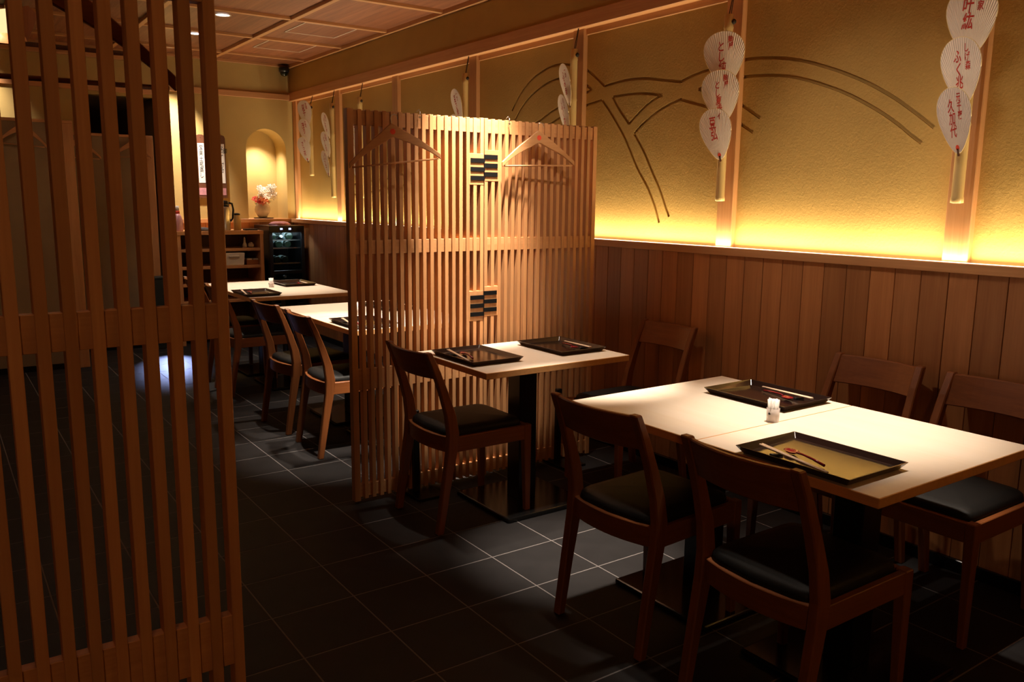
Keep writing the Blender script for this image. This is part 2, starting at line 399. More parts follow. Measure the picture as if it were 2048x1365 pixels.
for a, b_ in zip(PY, PY[1:]):
    b = MB(); b.box(3.287, 3.31, a+.05, b_-.05, 2.395, 2.44); obj('batten', b, 'rail_y', wall_right, .002)
b = MB(); b.box(3.235, 3.32, -2.2, 8.8, 2.43, 2.515); struct(obj('trim_1', b, 'rail_y', None, .003))        # head beam
b = MB(); b.box(3.205, 3.236, -2.2, 8.78, 1.172, 1.210); b.box(3.236, 3.305, -2.2, 8.78, 1.165, 1.180)
struct(obj('trim_2', b, 'rail_y', None, .002))                                                               # ledge with cove slot
b = MB(); b.box(3.2365, 3.2625, -2.2, 8.7, 1.1805, 1.2105); obj('light_strip', b, 'led', wall_right)
b = MB(); b.box(3.205, 3.24, -2.2, 8.75, 0, .052); struct(obj('baseboard_right', b, 'black_base', None, .003))

# ------------------------------------------------------------------ back wall with arched niche and passage opening
BY = 8.80
AX, AR, AZ = 2.978, .212, 1.925
b = MB()
def rect(x0, x1, z0, z1, y=BY): b.poly([(x0,y,z0),(x1,y,z0),(x1,y,z1),(x0,y,z1)])
rect(-3.0, 1.22, 0, 2.84); rect(1.22, 1.93, 2.37, 2.84); rect(1.93, AX-AR, 0, 2.84); rect(AX+AR, 3.33, 0, 2.84); rect(AX-AR, AX+AR, 0, 1.21)
arc = [(AX-AR*math.cos(PI*k/24), AZ+AR*math.sin(PI*k/24)) for k in range(25)]
for (xa, za), (xb, zb) in zip(arc, arc[1:]): b.poly([(xa,BY,za),(xb,BY,zb),(xb,BY,2.84),(xa,BY,2.84)])
out = [(AX-AR, 1.21)]+arc+[(AX+AR, 1.21)]
for (xa, za), (xb, zb) in zip(out, out[1:]): b.poly([(xa,BY,za),(xb,BY,zb),(xb,BY+.32,zb),(xa,BY+.32,za)])
b.poly([(AX-AR,BY,1.21),(AX+AR,BY,1.21),(AX+AR,BY+.32,1.21),(AX-AR,BY+.32,1.21)])
b.poly([(x, BY+.32, z) for x, z in out])
# passage reveals
for x in (1.22, 1.93): b.poly([(x,BY,0),(x,BY+.12,0),(x,BY+.12,2.37),(x,BY,2.37)])
b.poly([(1.22,BY,2.37),(1.93,BY,2.37),(1.93,BY+.12,2.37),(1.22,BY+.12,2.37)])
bmesh.ops.remove_doubles(b.bm, verts=b.bm.verts, dist=1e-5)
wall_back = struct(obj('wall_back', b, 'plaster_back'))
b = MB(); b.box(1.95, 3.24, BY-.03, BY, 2.44, 2.498); struct(obj('trim_3', b, 'rail_x', None, .003))
b = MB(); b.box(-3.0, 1.95, BY-.03, BY, 2.393, 2.452); struct(obj('trim_4', b, 'rail_x', None, .003))
b = MB(); b.box(-3.0, 1.85, BY-.05, BY, 2.69, 2.725); struct(obj('trim_5', b, 'rail_x', None, .003))
b = MB(); b.box(-3.0, 1.85, BY-.012, BY, 2.725, 2.80); obj('soffit_gap', b, 'boardwood', wall_back)
b = MB(); b.box(1.95, 3.205, BY-.05, BY+.02, 1.172, 1.210); b.box(AX-AR, AX+AR, BY, BY+.31, 1.19, 1.2105); struct(obj('trim_6', b, 'rail_x', None, .002))
for k in range(12):
    x1 = 3.20-.11*k
    b = MB(); b.box(x1-.1076, x1, BY-.022, BY, .05, 1.172); obj('plank', b, 'plank', wall_back, .0016)
b = MB(); b.box(1.1, 1.2, BY+.1, 12.2, 0, 2.5); b.box(1.95, 2.05, BY+.1, 12.2, 0, 2.5); b.box(1.1, 2.05, 12.1, 12.2, 0, 2.5); b.box(1.1, 2.05, BY+.12, 12.2, 2.4, 2.5)
struct(obj('wall_passage', b, 'plaster_grey'))
b = MB(); b.box(-3.1, -3.0, -2.2, 9, 0, 2.84); struct(obj('wall_left', b, 'plaster_grey'))
b = MB(); b.box(-3.0, 3.4, -2.3, -2.2, 0, 2.84); struct(obj('wall_front', b, 'plaster_grey'))

# ------------------------------------------------------------------ lattice screens
PITCH, SW, SD, ST = .0408, .0195, .036, 1.82
def slat_mesh():
    m = MB(); m.box(0, SW, 0, SD, .02, ST); return m.mesh('slat', 'hinoki_z')
SLAT = slat_mesh()
RAILS = [(.030, .092), (.548, .648), (1.180, 1.243), (1.752, 1.815)]
def panel(root, x0, x1, y, edge_left, edge_right):
    """slats stand on the near face; rails fill in between them, set a little back"""
    wl_, wr = (.03 if edge_left else SW), (.026 if edge_right else SW)
    m = MB(); m.box(0, wl_, 0, SD, .012, ST+.002); obj('stile', m, 'hinoki_z', root, .0015, (x0, y, 0))
    m = MB(); m.box(0, wr, 0, SD, .012, ST+.002); obj('stile', m, 'hinoki_z', root, .0015, (x1-wr, y, 0))
    n = round((x1-x0-wl_-wr+SW)/PITCH)
    inner0 = x0+wl_; gap = (x1-x0-wl_-wr-(n-1)*SW)/n
    for k in range(n-1):
        obj('slat', SLAT, None, root, .001, (inner0+gap+(gap+SW)*k, y, 0))
    for z0, z1 in RAILS:
        m = MB(); m.box(x0+.004, x1-.004, y+.006, y+SD-.006, z0, z1); obj('rail', m, 'rail_x', root, .001)
mid = thing('folding_lattice_screen', 'tall two-leaf cedar lattice screen standing behind the small single table, hangers on its top', 'screen')
panel(mid, 1.548, 2.263, 3.50, True, False); panel(mid, 2.268, 2.985, 3.50, False, True)
for side, x0, x1, dz in ((0, 2.178, 2.262, 0), (1, 2.269, 2.350, .019)):          # hinge blocks with black tapes
    for zc in (1.577, .906):
        m = MB(); m.box(x0, x1, 3.499, 3.53, zc-.075+dz, zc+.075+dz); hb = obj('hinge_block', m, 'hinoki_z', mid, .001)
        for k in (-1, 0, 1):
            z = zc+dz+k*.042
            m = MB(); xa, xb = (2.185, 2.266) if side == 0 else (2.264, 2.342)
            m.box(xa, xb, 3.4955, 3.4992, z-.0105, z+.0105); obj('tape', m, 'black_cloth', hb)
for xp in (1.865, 2.745):                                                             # steel stand at each leaf
    m = MB(); m.box(xp-.016, xp+.016, 3.474, 3.498, .0, .42); m.box(xp-.05, xp+.10, 3.36, 3.62, 0, .012); obj('stand', m, 'black_metal', mid, .002)
for xp in (1.905, 2.405):
    m = MB(); m.tube([(xp, 3.492, 1.80), (xp, 3.488, 1.825), (xp, 3.50, 1.838), (xp, 3.52, 1.83)], .0016, 6); m.lathe([(.005, -.003), (.005, .003)], (xp, 3.490, 1.802), 8, 'y'); obj('hook', m, 'steel', mid)
fg = thing('lattice_screen', 'dim lattice screen of upright slats nearest the camera at left edge', 'screen')
panel(fg, -.290, .429, 1.50, True, False)
m = MB(); m.box(.05, .08, 1.480, 1.50, 0, .42); m.box(-.02, .15, 1.39, 1.64, 0, .012); obj('stand', m, 'black_metal', fg, .002)

# ------------------------------------------------------------------ coat hangers
def hanger(name, label, loc, rot, w=.43, drop=.125, dark=False, stamp=True):
    t = thing(name, label, 'hanger', loc); t.rotation_euler = rot
    up, lo = [], []
    n = 24
    for i in range(n+1):
        s = -1+2*i/n; a = abs(s)
        zc = -drop*(a**1.0)*(.55+.45*a)+.01*math.exp(-(a*6)**2)
        half = .021*(1-a)**1.2+.0095+.004*math.exp(-((a-.97)*20)**2)
        up.append((s*w/2, zc+half)); lo.append((s*w/2, zc-half))
    R = [[(up[i][0], -.0065, up[i][1]), (up[i][0], .0065, up[i][1]), (lo[i][0], .0065, lo[i][1]), (lo[i][0], -.0065, lo[i][1])] for i in range(n+1)]
    m = MB(); m.rings(R); obj('shoulder', m, 'oak_x' if dark else 'hinoki_x', t, .002)
    m = MB(); m.tube([(-w/2+.012, 0, -drop-.008), (w/2-.012, 0, -drop-.008)], .0042, 8); obj('bar', m, 'oak_x' if dark else 'hinoki_x', t)
    m = MB(); pts = [(0, 0, .02), (0, 0, .05)]+[(.0+.016-.016*math.cos(a), 0, .062+.016*math.sin(a)) for a in [PI*k/8 for k in range(0, 10)]]
    m.tube(pts, .0017, 6); obj('hook', m, 'steel', t)
    if stamp:
        m = MB(); m.lathe([(.0125, -.0072), (.0125, -.0066)], (0, 0, .004), 14, 'y'); obj('seal_mark', m, 'stamp_red', t)
    return t
hanger('coat_hanger', 'wooden hanger with red seal at left on the middle lattice screen', (1.738, 3.440, 1.722), (0, math.radians(-7), math.radians(-9)))
hanger('coat_hanger', 'wooden hanger with red seal at right on the middle lattice screen', (2.558, 3.452, 1.736), (0, math.radians(-2), math.radians(-4)))
hanger('coat_hanger', 'large dark wooden hanger behind the lattice slats nearest the camera', (.150, 1.570, 1.772), (0, 0, math.radians(-2)), .45, .15, True, False)

# ------------------------------------------------------------------ tables
def tabletop(sx, sy):
    m = MB(); fs = m.box(-sx/2, sx/2, -sy/2, sy/2, .692, .72, 1); fs[1].material_index = 0; fs[0].material_index = 1
    return m.mesh('tabletop', ['maple', 'edge'])
TT = tabletop(.80, .5985)
def make_table(label, loc):
    t = thing('dining_table', label, 'table', loc, 0, 'dining tables')
    obj('tabletop', TT, None, t, .0018)
    m = MB(); m.box(-.05, .05, -.05, .05, .02, .68); obj('column', m, 'black_metal', t, .004)
    m = MB(); m.box(-.2, .2, -.15, .15, .68, .692); obj('top_plate', m, 'black_metal', t)
    m = MB(); m.box(-.23, .23, -.225, .225, 0, .022); obj('base_plate', m, 'black_base', t, .008, segs=2)
    return t
tA = make_table('pale table at the front right corner, nearest the camera', (2.25, 1.376, 0))
TABS = [('pale table pushed against the nearest one, its far half', (2.25, 1.976, 0)),
        ('small pale single table standing before the middle lattice screen', (2.247, 3.13, 0)),
        ('pale table just behind the middle lattice screen, nearer of a joined pair', (2.245, 4.455, 0)),
        ('pale table behind the middle lattice screen, farther of a joined pair', (2.245, 5.055, 0)),
        ('pale table by the wine cooler, nearer of the rear pair', (2.245, 6.225, 0)),
        ('pale table by the wine cooler, farthest table of the room', (2.245, 6.825, 0))]
for l, p in TABS: place(copy_tree(tA), l, p)

# ------------------------------------------------------------------ chairs
def make_chair(label, loc, rz):
    t = thing('dining_chair', label, 'chair', loc, rz, 'dining chairs')
    prof = [(0, 0.0, .030), (.20, .032, .038), (.36, .060, .048), (.44, .067, .052), (.52, .056, .047), (.62, .026, .039), (.72, -.010, .033), (.802, -.046, .028)]
    for s in (-1, 1):
        R = []
        for z, x, d in prof:
            yo = .206-.012*max(0, (z-.45)/.35); yi = yo-.032
            R.append([(x-d/2, s*yo, z), (x+d/2, s*yo, z), (x+d/2, s*yi, z), (x-d/2, s*yi, z)])
        m = MB(); m.rings(R); obj('leg', m, 'oak_z', t, .004)
        m = MB()
        m.rings([[(.455-a, s*.206, z), (.455+b2, s*.206, z), (.455+b2, s*(.206-c2), z), (.455-a, s*(.206-c2), z)] for z, a, b2, c2 in ((0, .008, .018, .024), (.36, .018, .020, .034), (.427, .018, .020, .034))])
        obj('leg', m, 'oak_z', t, .003)
        m = MB(); m.rings([[(.07, s*.203, .358), (.07, s*.203, .425), (.07, s*.182, .425), (.07, s*.182, .358)], [(.44, s*.203, .358), (.44, s*.203, .425), (.44, s*.182, .425), (.44, s*.182, .358)]])
        obj('side_rail', m, 'oak_x', t, .002)
    def curved(z0, z1, xa, xb, th, bow, yw):
        R = []
        for i in range(13):
            s = -1+2*i/12; o_ = -bow*(1-s*s)
            R.append([(xa+o_-th/2, s*yw, z0), (xa+o_+th/2, s*yw, z0), (xb+o_+th/2, s*yw, z1), (xb+o_-th/2, s*yw, z1)])
        m = MB(); m.rings(R); return m
    obj('backrest', curved(.682, .797, .006, -.038, .020, .034, .178), 'oak_y', t, .004)
    obj('rear_rail', curved(.355, .424, .060, .060, .022, .030, .178), 'oak_y', t, .002)
    m = MB(); m.box(.448, .470, -.182, .182, .358, .424); obj('front_rail', m, 'oak_y', t, .002)
    # cushion: domed pad with rolled rim
    m = MB(); R = []
    def ring(f, z, dome):
        pts = []
        n = 40
        for k in range(n):
            a = 2*PI*k/n; ca, sa = math.cos(a), math.sin(a); e = .22
            x = math.copysign(abs(ca)**e, ca)*f; y = math.copysign(abs(sa)**e, sa)*f
            xx = .255+x*.198; 
            if x < 0: xx -= .024*(1-(y/max(f, .01))**2)*f*abs(x)
            pts.append((xx, y*.181, z+dome*(1-max(abs(x), abs(y))**2)))
        return pts
    R = [ring(.97, .405, 0), ring(1.0, .428, 0), ring(.985, .442, 0), ring(.94, .451, 0), ring(.75, .453, .012), ring(.4, .453, .012), ring(.05, .453, .012)]
    m.rings(R, smooth=True); obj('seat_cushion', m, 'vinyl', t)
    return t
c0 = make_chair('oak chair nearest the camera, its back covering the front table corner', (1.70, 1.352, 0), 0)
CH = [('oak chair at the front table, second from the camera on the aisle side', (1.718, 1.948, 0), 4),
      ('oak chair at the small single table on the aisle side', (1.702, 3.163, 0), 0),
      ('oak chair with brightly lit back edge, just left of the middle lattice screen', (1.690, 4.45, 0), -2.5),
      ('oak chair pushed in beside the brightly lit chair, one place farther back', (1.690, 5.01, 0), 4),
      ('oak chair at the rear table, partly behind the nearest lattice slats', (1.70, 6.165, 0), 0),
      ('oak chair farthest back on the aisle, glimpsed between the nearest lattice slats', (1.70, 6.78, 0), 0),
      ('oak chair against the wood wall at the far right edge', (3.115, 1.415, 0), 180),
      ('oak chair against the wood wall behind the front table', (3.115, 1.895, 0), 180),
      ('oak chair against the wood wall between front and single tables', (3.105, 3.075, 0), 180)]
for l, p, r in CH: place(copy_tree(c0), l, p, (0, 0, math.radians(r)))

# ------------------------------------------------------------------ trays, chopsticks, spoons, rests, toothpick cups
def tray_mesh():
    m = MB(); ox, oy, ix, iy = .135, .183, .118, .166
    def rr(x, y, z): return [(-x,-y,z),(x,-y,z),(x,y,z),(-x,y,z)]
    m.rings([rr(ix, iy, 0), rr(ox, oy, .022), rr(ox-.004, oy-.004, .0225), [(-ix+.002,-iy+.002,.0025),(ix-.002,-iy+.002,.0075),(ix-.002,iy-.002,.0075),(-ix+.002,iy-.002,.0025)]])
    return m.mesh('serving_tray', 'lacquer')
TR = tray_mesh()
def chop_mesh(dx):
    m = MB(); m.tube([(dx, .13, .0), (dx*.6, -.12, .0)], [.0036, .0024], 6); return m.mesh('chopstick', 'chopstick')
C1, C2 = chop_mesh(-.0042), chop_mesh(.0042)
def spoon_meshes():
    m = MB(); R = []
    for i in range(9):
        s = -1+2*i/8; wv = .0175*math.sqrt(max(0, 1-s*s))+.0008; y = .045+s*.026
        R.append([(-wv, y, .010), (-wv*.6, y, .010-.007*(1-s*s)), (0, y, .010-.010*(1-s*s)), (wv*.6, y, .010-.007*(1-s*s)), (wv, y, .010), (wv*.55, y, .0105-.005*(1-s*s)), (-wv*.55, y, .0105-.005*(1-s*s))])
    m.rings(R, smooth=True); a = m.mesh('bowl', 'red_lacquer')
    m = MB(); m.tube([(0, .022, .010), (0, .0, .012), (.002, -.04, .010), (.003, -.085, .005)], [.0035, .0032, .0036, .0042], 8)
    return a, m.mesh('handle', 'red_lacquer')
SB, SH = spoon_meshes()
m = MB(); m.prism([(-.022, 0), (.022, 0), (.020, .008), (0, .006), (-.020, .008)], 'y', -.006, .006); REST = m.mesh('chopstick_rest', 'blackplastic')
def setting(cx, cy, flip, where, group_ok=True):
    rz = PI if flip else 0
    def W(x, y, z): 
        c_, s_ = math.cos(rz), math.sin(rz); return (cx+c_*x-s_*y, cy+s_*x+c_*y, .72+z)
    tag(obj('serving_tray', TR, None, None, .001, (cx, cy, .7203), (0, 0, rz)), 'black lacquer tray '+where, 'tray', 'lacquer serving trays')
    t = thing('chopsticks', 'pale wooden chopsticks on the tray '+where, 'chopsticks', W(-.082, .022, .0165), rz, 'chopstick pairs')
    t.rotation_euler = (math.radians(2.0), 0, rz+math.radians(-9 if not flip else -9))
    obj('chopstick', C1, None, t); obj('chopstick', C2, None, t)
    t = thing('soup_spoon', 'red lacquer spoon on the tray '+where, 'spoon', W(-.035, .03, .0062), rz+math.radians(-14), 'red spoons')
    obj('bowl', SB, None, t); obj('handle', SH, None, t)
    tag(obj('chopstick_rest', REST, None, None, .001, W(-.072, .088, .0045), (0, 0, rz+math.radians(-9))), 'small dark chopstick rest on the tray '+where, 'chopstick rest', 'chopstick rests')
setting(1.985, 1.343, False, 'nearest the camera on the front table')
setting(2.483, 1.918, True, 'on the wall side of the front table')
setting(2.000, 3.148, False, 'on the aisle side of the single table')
setting(2.487, 3.148, True, 'on the wall side of the single table')
setting(2.000, 4.36, False, 'beside the lit chair left of the middle lattice')
setting(2.487, 4.95, True, 'seen through the middle lattice slats')
setting(1.965, 6.15, False, 'on the aisle side of the rear table')
setting(2.455, 6.71, True, 'on the wall side of the rear table')
def pick_cup(loc, label):
    t = thing('toothpick_cup', label, 'toothpick holder', loc, 0, 'toothpick cups')
    m = MB(); m.rings([[( r*math.cos(2*PI*k/18), r*math.sin(2*PI*k/18), z) for k in range(18)] for r, z in ((.020, 0), (.0215, .045), (.0205, .045), (.019, .004))], smooth=True); obj('glass', m, 'clear', t)
    m = MB()
    for k in range(26):
        a = k*2.4; r = .0155*math.sqrt(k/26); x, y = r*math.cos(a), r*math.sin(a)
        m.tube([(x*.85, y*.85, .004), (x*1.25, y*1.25, .074+random.uniform(-.004, .003))], .0026, 6)
    o_ = obj('toothpick_bundle', m, 'paper_white', t); o_['kind'] = 'stuff'
    m = MB(); m.tube([(-.02, 0, .028), (-.0212, -.004, .03)], .004, 6); obj('sticker', m, 'ink_black', t)
pick_cup((2.228, 1.690, .7203), 'cup of white wrapped toothpicks on the front table')
pick_cup((2.224, 6.571, .7203), 'cup of white wrapped toothpicks on the rear table')
pick_cup((2.150, 4.74, .7203), 'cup of white wrapped toothpicks seen at the middle lattice edge')

# ------------------------------------------------------------------ paper fans on bamboo tubes
FH, FW = .230, .099
def fan_outline(n=36):
    pts = []
    for k in range(n):
        a = 2*PI*k/n; s = math.sin(a); cc = math.cos(a)
        z = FH/2+FH/2*s; wv = FW*1.16*math.copysign(abs(cc)**.95, cc)*(1-.52*((1-s)/2)**1.5)
        pts.append((wv, z*1.0+.012*(1 if s > 0 else 1-abs(s))-.006))
    return pts
FO = fan_outline()
m = MB(); R = []
for f, y in ((.02, -.0018), (1, -.0012), (1, .0012), (.02, .0012)):
    R.append([(x*f, y, (z-FH/2)*f+FH/2) for x, z in FO])
m.rings(R); FANME = m.mesh('paper_fan', 'fan')
m = MB(); m.tube([(x, 0, z) for x, z in FO]+[(FO[0][0], 0, FO[0][1])], .0017, 5); RIMME = m.mesh('rim', 'bamboo_dark')
m = MB(); low = [(x, z) for x, z in FO if z < .066]; low.sort(key=lambda p: math.atan2(p[1]-.07, p[0]))
arcp = [(.050*math.cos(a)*1.15, .056+.022*math.sin(a)) for a in [PI*k/8 for k in range(9)]]
m.rings([[(x, -.0016, z) for x, z in low+arcp], [(x, -.0011, z) for x, z in low+arcp]]); COLME = m.mesh('collar', 'fan')
m = MB(); m.lathe([(.010, -.0030), (.010, -.0022)], (0, 0, .016), 12, 'y'); DOTME = m.mesh('seal_dot', 'stamp_red')
m = MB(); m.box(-.005, .005, -.003, .003, -.016, .012); HANME = m.mesh('handle', 'boardwood')
def fan_text(main, small):
    rows = []; n = len(main); s = .054 if n < 3 else .046 if n < 4 else .037; z = FH-.060
    for ch in main:
        rows.append((ch, -.012, z, s, .16)); z -= s*1.0
    z = FH-.034
    for ch in small:
        rows.append((ch, .034, z, .031, .14)); z -= .031
    return text_mesh(rows, 'writing', 'ink_red', .017)
TXT = {}
def fan(label, loc, alpha, tilt, lean, main, small, dot, group, sx=1):
    t = thing('paper_fan', label, 'fan', loc, 0, group)
    t.rotation_euler = (math.radians(tilt), math.radians(lean), math.radians(-(90-alpha))); t.scale = (sx, 1, 1)
    obj('paper', FANME, None, t); obj('rim', RIMME, None, t); obj('handle', HANME, None, t); obj('collar', COLME, None, t)
    if dot: obj('seal_dot', DOTME, None, t)
    obj('writing', fan_text(main, small), None, t, loc=(0, -.0020, 0))
def pole(label, y, z0=1.435, z1=2.31, x=3.215, r=.0215):
    t = thing('bamboo_tube', label, 'bamboo tube', (x, y, 0), 0, 'bamboo tubes hung on the wall posts')
    pr = []
    nodes = [z0+.002, z0+.29, z0+.585, z1-.06]
    z = z0; pr = [(r*.55, z0), (r*1.08, z0+.002), (r*1.08, z0+.02), (r, z0+.026)]
    for k in nodes[1:]:
        pr += [(r, k-.008), (r*1.10, k), (r, k+.008)]
    pr += [(r*.98, z1), (r*.7, z1)]
    m = MB(); m.lathe(pr, (0, 0, 0), 16); obj('tube', m, 'bamboo', t)
    m = MB(); m.tube([(-.002, .006, z1-.03), (.03, .003, 2.43)], .0022, 5); m.tube([(-.002, -.008, z1-.03), (.03, -.002, 2.43)], .0022, 5); obj('cord', m, 'cord', t)
    m = MB(); m.lathe([(.004, -.012), (.011, -.004), (.011, .004), (.004, .012)], (.004, -r-.006, z1-.035), 8); obj('knot', m, 'cord', t)
ST_ = [ # y, z of lowest fan, alphas top..bottom, lean, texts, where
 (1.655, 1.622, (8, -2, -2), (2, -3, -5), (('叶紘', '中家'), ('ふく兆', 'しげ森'), ('久加代', '元千夜')), 'the nearest bamboo tube at right', (.0, .0, .0)),
 (2.80, 1.638, (23, 18, 16), (-2, -3, -7), (('とし純', '駒屋'), ('とし夏幸', '駒屋'), ('豆弘', 'イ')), 'the second bamboo tube from the right', (0, 0, 0)),
 (3.985, 1.640, (-22, -22, -22), (0, 0, 0), (('ふみ幸', '一の'), ('ふく花', '川よ'), ('とし子', '西村')), 'the tube above the right end of the middle lattice', (0, 0, 0)),
 (5.215, 1.620, (-12, -6, -10), (-4, -6, -4), (('豆さ幸', '一力'), ('小はる', '中里'), ('ふみ子', '玉川')), 'the tube behind the middle lattice top centre', (0, 0, 0)),
 (6.975, 1.620, (-5, -5, -5), (0, 0, 0), (('まめ千', '西口'), ('照よ', '川久'), ('千代', '三好')), 'the tube behind the middle lattice left end', (0, 0, 0)),
 (7.60, 1.640, (-5, 0, -4), (0, 0, 0), (('小なみ', '福よ'), ('とし久', '井雪'), ('ふさ子', '柴山')), 'the tube near the back corner post', (0, 0, 0)),
 (8.12, 1.794, (19, 15, 19), (-3, -3, -6), (('豆千', '大和'), ('茂り', '立花'), ('さっ花', '小')), 'the farthest tube by the arched niche', (0, 0, 0))]
PO = (1.668, 2.832, 4.0, 5.222, 6.985, 7.61, 8.15)
for i, (y, zb, al, le, tx, where, dy) in enumerate(ST_):
    for k, pos in enumerate(('top', 'middle', 'lowest')):
        fan(f'{pos} red-lettered paper fan on {where}', (3.178-.006*(k), y+dy[k], zb+.174*(2-k)+.002), al[k], 13, le[k], tx[k][0], tx[k][1], k == 2, 'paper fans on the bamboo tubes', ((.88, 1, 1)[min(i, 2)], (.76, .95, .95)[min(i, 2)], (.65, .82, .92)[min(i, 2)])[k])
    pole('bamboo tube with cord, '+where, PO[i], 1.435+(.216 if i == 6 else 0), 2.31+(.04 if i == 6 else 0))

# ------------------------------------------------------------------ ceiling fittings
def downlight(x, y, label):
    t = thing('ceiling_downlight', label, 'ceiling light', (x, y, CZ+.020), 0, 'recessed ceiling downlights')
    m = MB(); m.rings([[(r*math.cos(2*PI*k/24), r*math.sin(2*PI*k/24), z) for k in range(24)] for r, z in ((.052, 0), (.062, 0), (.062, -.004), (.050, -.004))], cap=False, smooth=False); obj('ring', m, 'white_plastic', t)
    m = MB(); m.lathe([(.051, .001), (.051, -.001)], (0, 0, 0), 24, smooth=False); obj('lens', m, 'downlight', t)
downlight(1.97, 6.69, 'round recessed downlight nearest the ceiling hatches')
downlight(1.99, 7.57, 'second round downlight, middle one of the ceiling row')
downlight(1.98, 8.36, 'round downlight closest to the back wall')
downlight(1.144, 7.40, 'dim round downlight seen between the nearest lattice slats')
def hatch(x0, x1, y0, y1, label):
    t = thing('ceiling_hatch', label, 'ceiling hatch', ((x0+x1)/2, (y0+y1)/2, CZ+.019), 0, 'ceiling hatches')
    a, b2, wd = (x1-x0)/2, (y1-y0)/2, .008
    m = MB()
    for q in ((-a, a, -b2, -b2+wd), (-a, a, b2-wd, b2), (-a, -a+wd, -b2, b2), (a-wd, a, -b2, b2)): m.box(*q, -.002, .003)
    obj('frame', m, 'outline', t)
    m = MB(); m.box(-a+wd, a-wd, -b2+wd, b2-wd, -.0005, .003); obj('cover', m, 'veneer', t)
hatch(2.57, 3.01, 6.56, 7.03, 'white-outlined square ceiling hatch nearer the camera'); hatch(2.59, 3.03, 7.46, 7.91, 'white-outlined square ceiling hatch nearer the back wall')
t = thing('dome_camera', 'small black dome camera in the back right ceiling corner', 'camera', (3.17, 8.72, CZ-.012))
m = MB(); m.lathe([(.05, .0), (.055, -.01), (.05, -.045)], n=20); obj('housing', m, 'blackplastic', t)
m = MB(); m.lathe([(.042, -.045), (.040, -.062), (.028, -.08), (.010, -.087)], n=20); obj('dome', m, 'bottle_glass', t)

# ------------------------------------------------------------------ service shelf and cooler at the back
t = thing('service_shelf', 'open wooden service shelf with bottles and boxes against the back wall', 'shelf', (0, 0, 0))
SX0, SX1, SY0, SY1 = 1.925, 2.757, 8.33, 8.77
m = MB(); m.box(SX0-.02, SX1, SY0-.01, SY1, 1.068, 1.105); obj('counter_top', m, 'hinoki_x', t, .002)
for xa, xb in ((SX0, SX0+.038), (SX1-.035, SX1)):
    m = MB(); m.box(xa, xb, SY0, SY1, 0, 1.068); obj('side_panel', m, 'hinoki_z', t, .002)
m = MB(); m.box(2.12, 2.15, SY0+.02, SY1, .05, 1.068); obj('divider', m, 'hinoki_z', t, .002)
for z in (.40, .57, .735, .905):
    m = MB(); m.box(SX0+.038, SX1-.035, SY0+.005, SY1, z, z+.028); obj('shelf_board', m, 'hinoki_x', t, .002)
m = MB(); m.box(SX0+.03, SX1-.03, SY1-.012, SY1, .05, 1.068); obj('back_panel', m, 'boardwood', t)
t = thing('thermos_jug', 'steel thermos jug with black handle on the service shelf', 'jug', (2.42, 8.46, 1.1053))
m = MB(); m.lathe([(.052, 0), (.054, .01), (.054, .20), (.048, .225), (.044, .235)], n=24); obj('body', m, 'steel', t)
m = MB(); m.lathe([(.045, .233), (.047, .25), (.043, .285), (.02, .292)], n=20); m.box(-.085, -.03, -.012, .012, .262, .285); obj('lid', m, 'blackplastic', t)
m = MB(); m.tube([(.035, 0, .272), (.078, 0, .262), (.088, 0, .20), (.080, 0, .12), (.054, 0, .09)], .011, 8); obj('handle', m, 'blackplastic', t)
t = thing('amber_jar', 'squat amber glass jar right beside the steel thermos', 'jar', (2.545, 8.47, 1.1053))
m = MB(); m.lathe([(.036, 0), (.037, .09), (.03, .12), (.028, .15)], n=16); obj('body', m, 'bamboo', t)
m = MB(); m.lathe([(.030, .15), (.030, .165), (.01, .17)], n=16); obj('lid', m, 'blackplastic', t)
t = thing('pump_bottle', 'pink pump bottle with red collar between the nearest slats', 'bottle', (1.967, 8.42, 1.1053))
m = MB(); m.lathe([(.045, 0), (.047, .01), (.047, .10), (.036, .14), (.02, .165)], n=18); obj('body', m, 'pink_bottle', t)
m = MB(); m.lathe([(.021, .163), (.021, .19), (.012, .195)], n=14); obj('collar', m, 'stamp_red', t)
m = MB(); m.lathe([(.013, .19), (.018, .205), (.018, .232), (.012, .238)], n=14); obj('cap', m, 'paper_white', t)
tag(obj('folded_cloth', (lambda mm: (mm.lathe([(.075, 0), (.082, .012), (.06, .028), (.02, .034)], n=9), mm)[1])(MB()), 'grey_cloth', None, 0, (2.19, 8.43, 1.1053)), 'crumpled dark cloth lying on the service shelf', 'cloth')
m = MB(); m.box(-.06, .06, -.05, .05, 0, .012); m.box(-.064, .064, -.054, .054, .012, .016); tag(obj('small_tray', m, 'darkwood', None, .002, (2.66, 8.43, 1.1053)), 'small flat dark tray on the service shelf right end', 'tray')
t = thing('sauce_cruet', 'small glass sauce cruet on the top shelf board', 'cruet', (2.594, 8.42, .9332))
m = MB(); m.lathe([(.022, 0), (.023, .03), (.012, .05), (.009, .085), (.011, .09)], n=14); obj('body', m, 'ceramic', t)
m = MB(); m.lathe([(.008, .09), (.004, .105)], n=10); obj('stopper', m, 'paper_white', t)
t = thing('lidded_pot', 'small round cream pot beside the sauce cruet', 'pot', (2.656, 8.42, .9332))
m = MB(); m.lathe([(.022, 0), (.030, .015), (.030, .035), (.022, .042)], n=16); obj('body', m, 'ceramic', t)
m = MB(); m.lathe([(.023, .042), (.012, .052), (.004, .056)], n=14); obj('lid', m, 'ceramic', t)
t = thing('storage_box', 'white plastic storage box on the second shelf board', 'box', (2.46, 8.47, .7632))
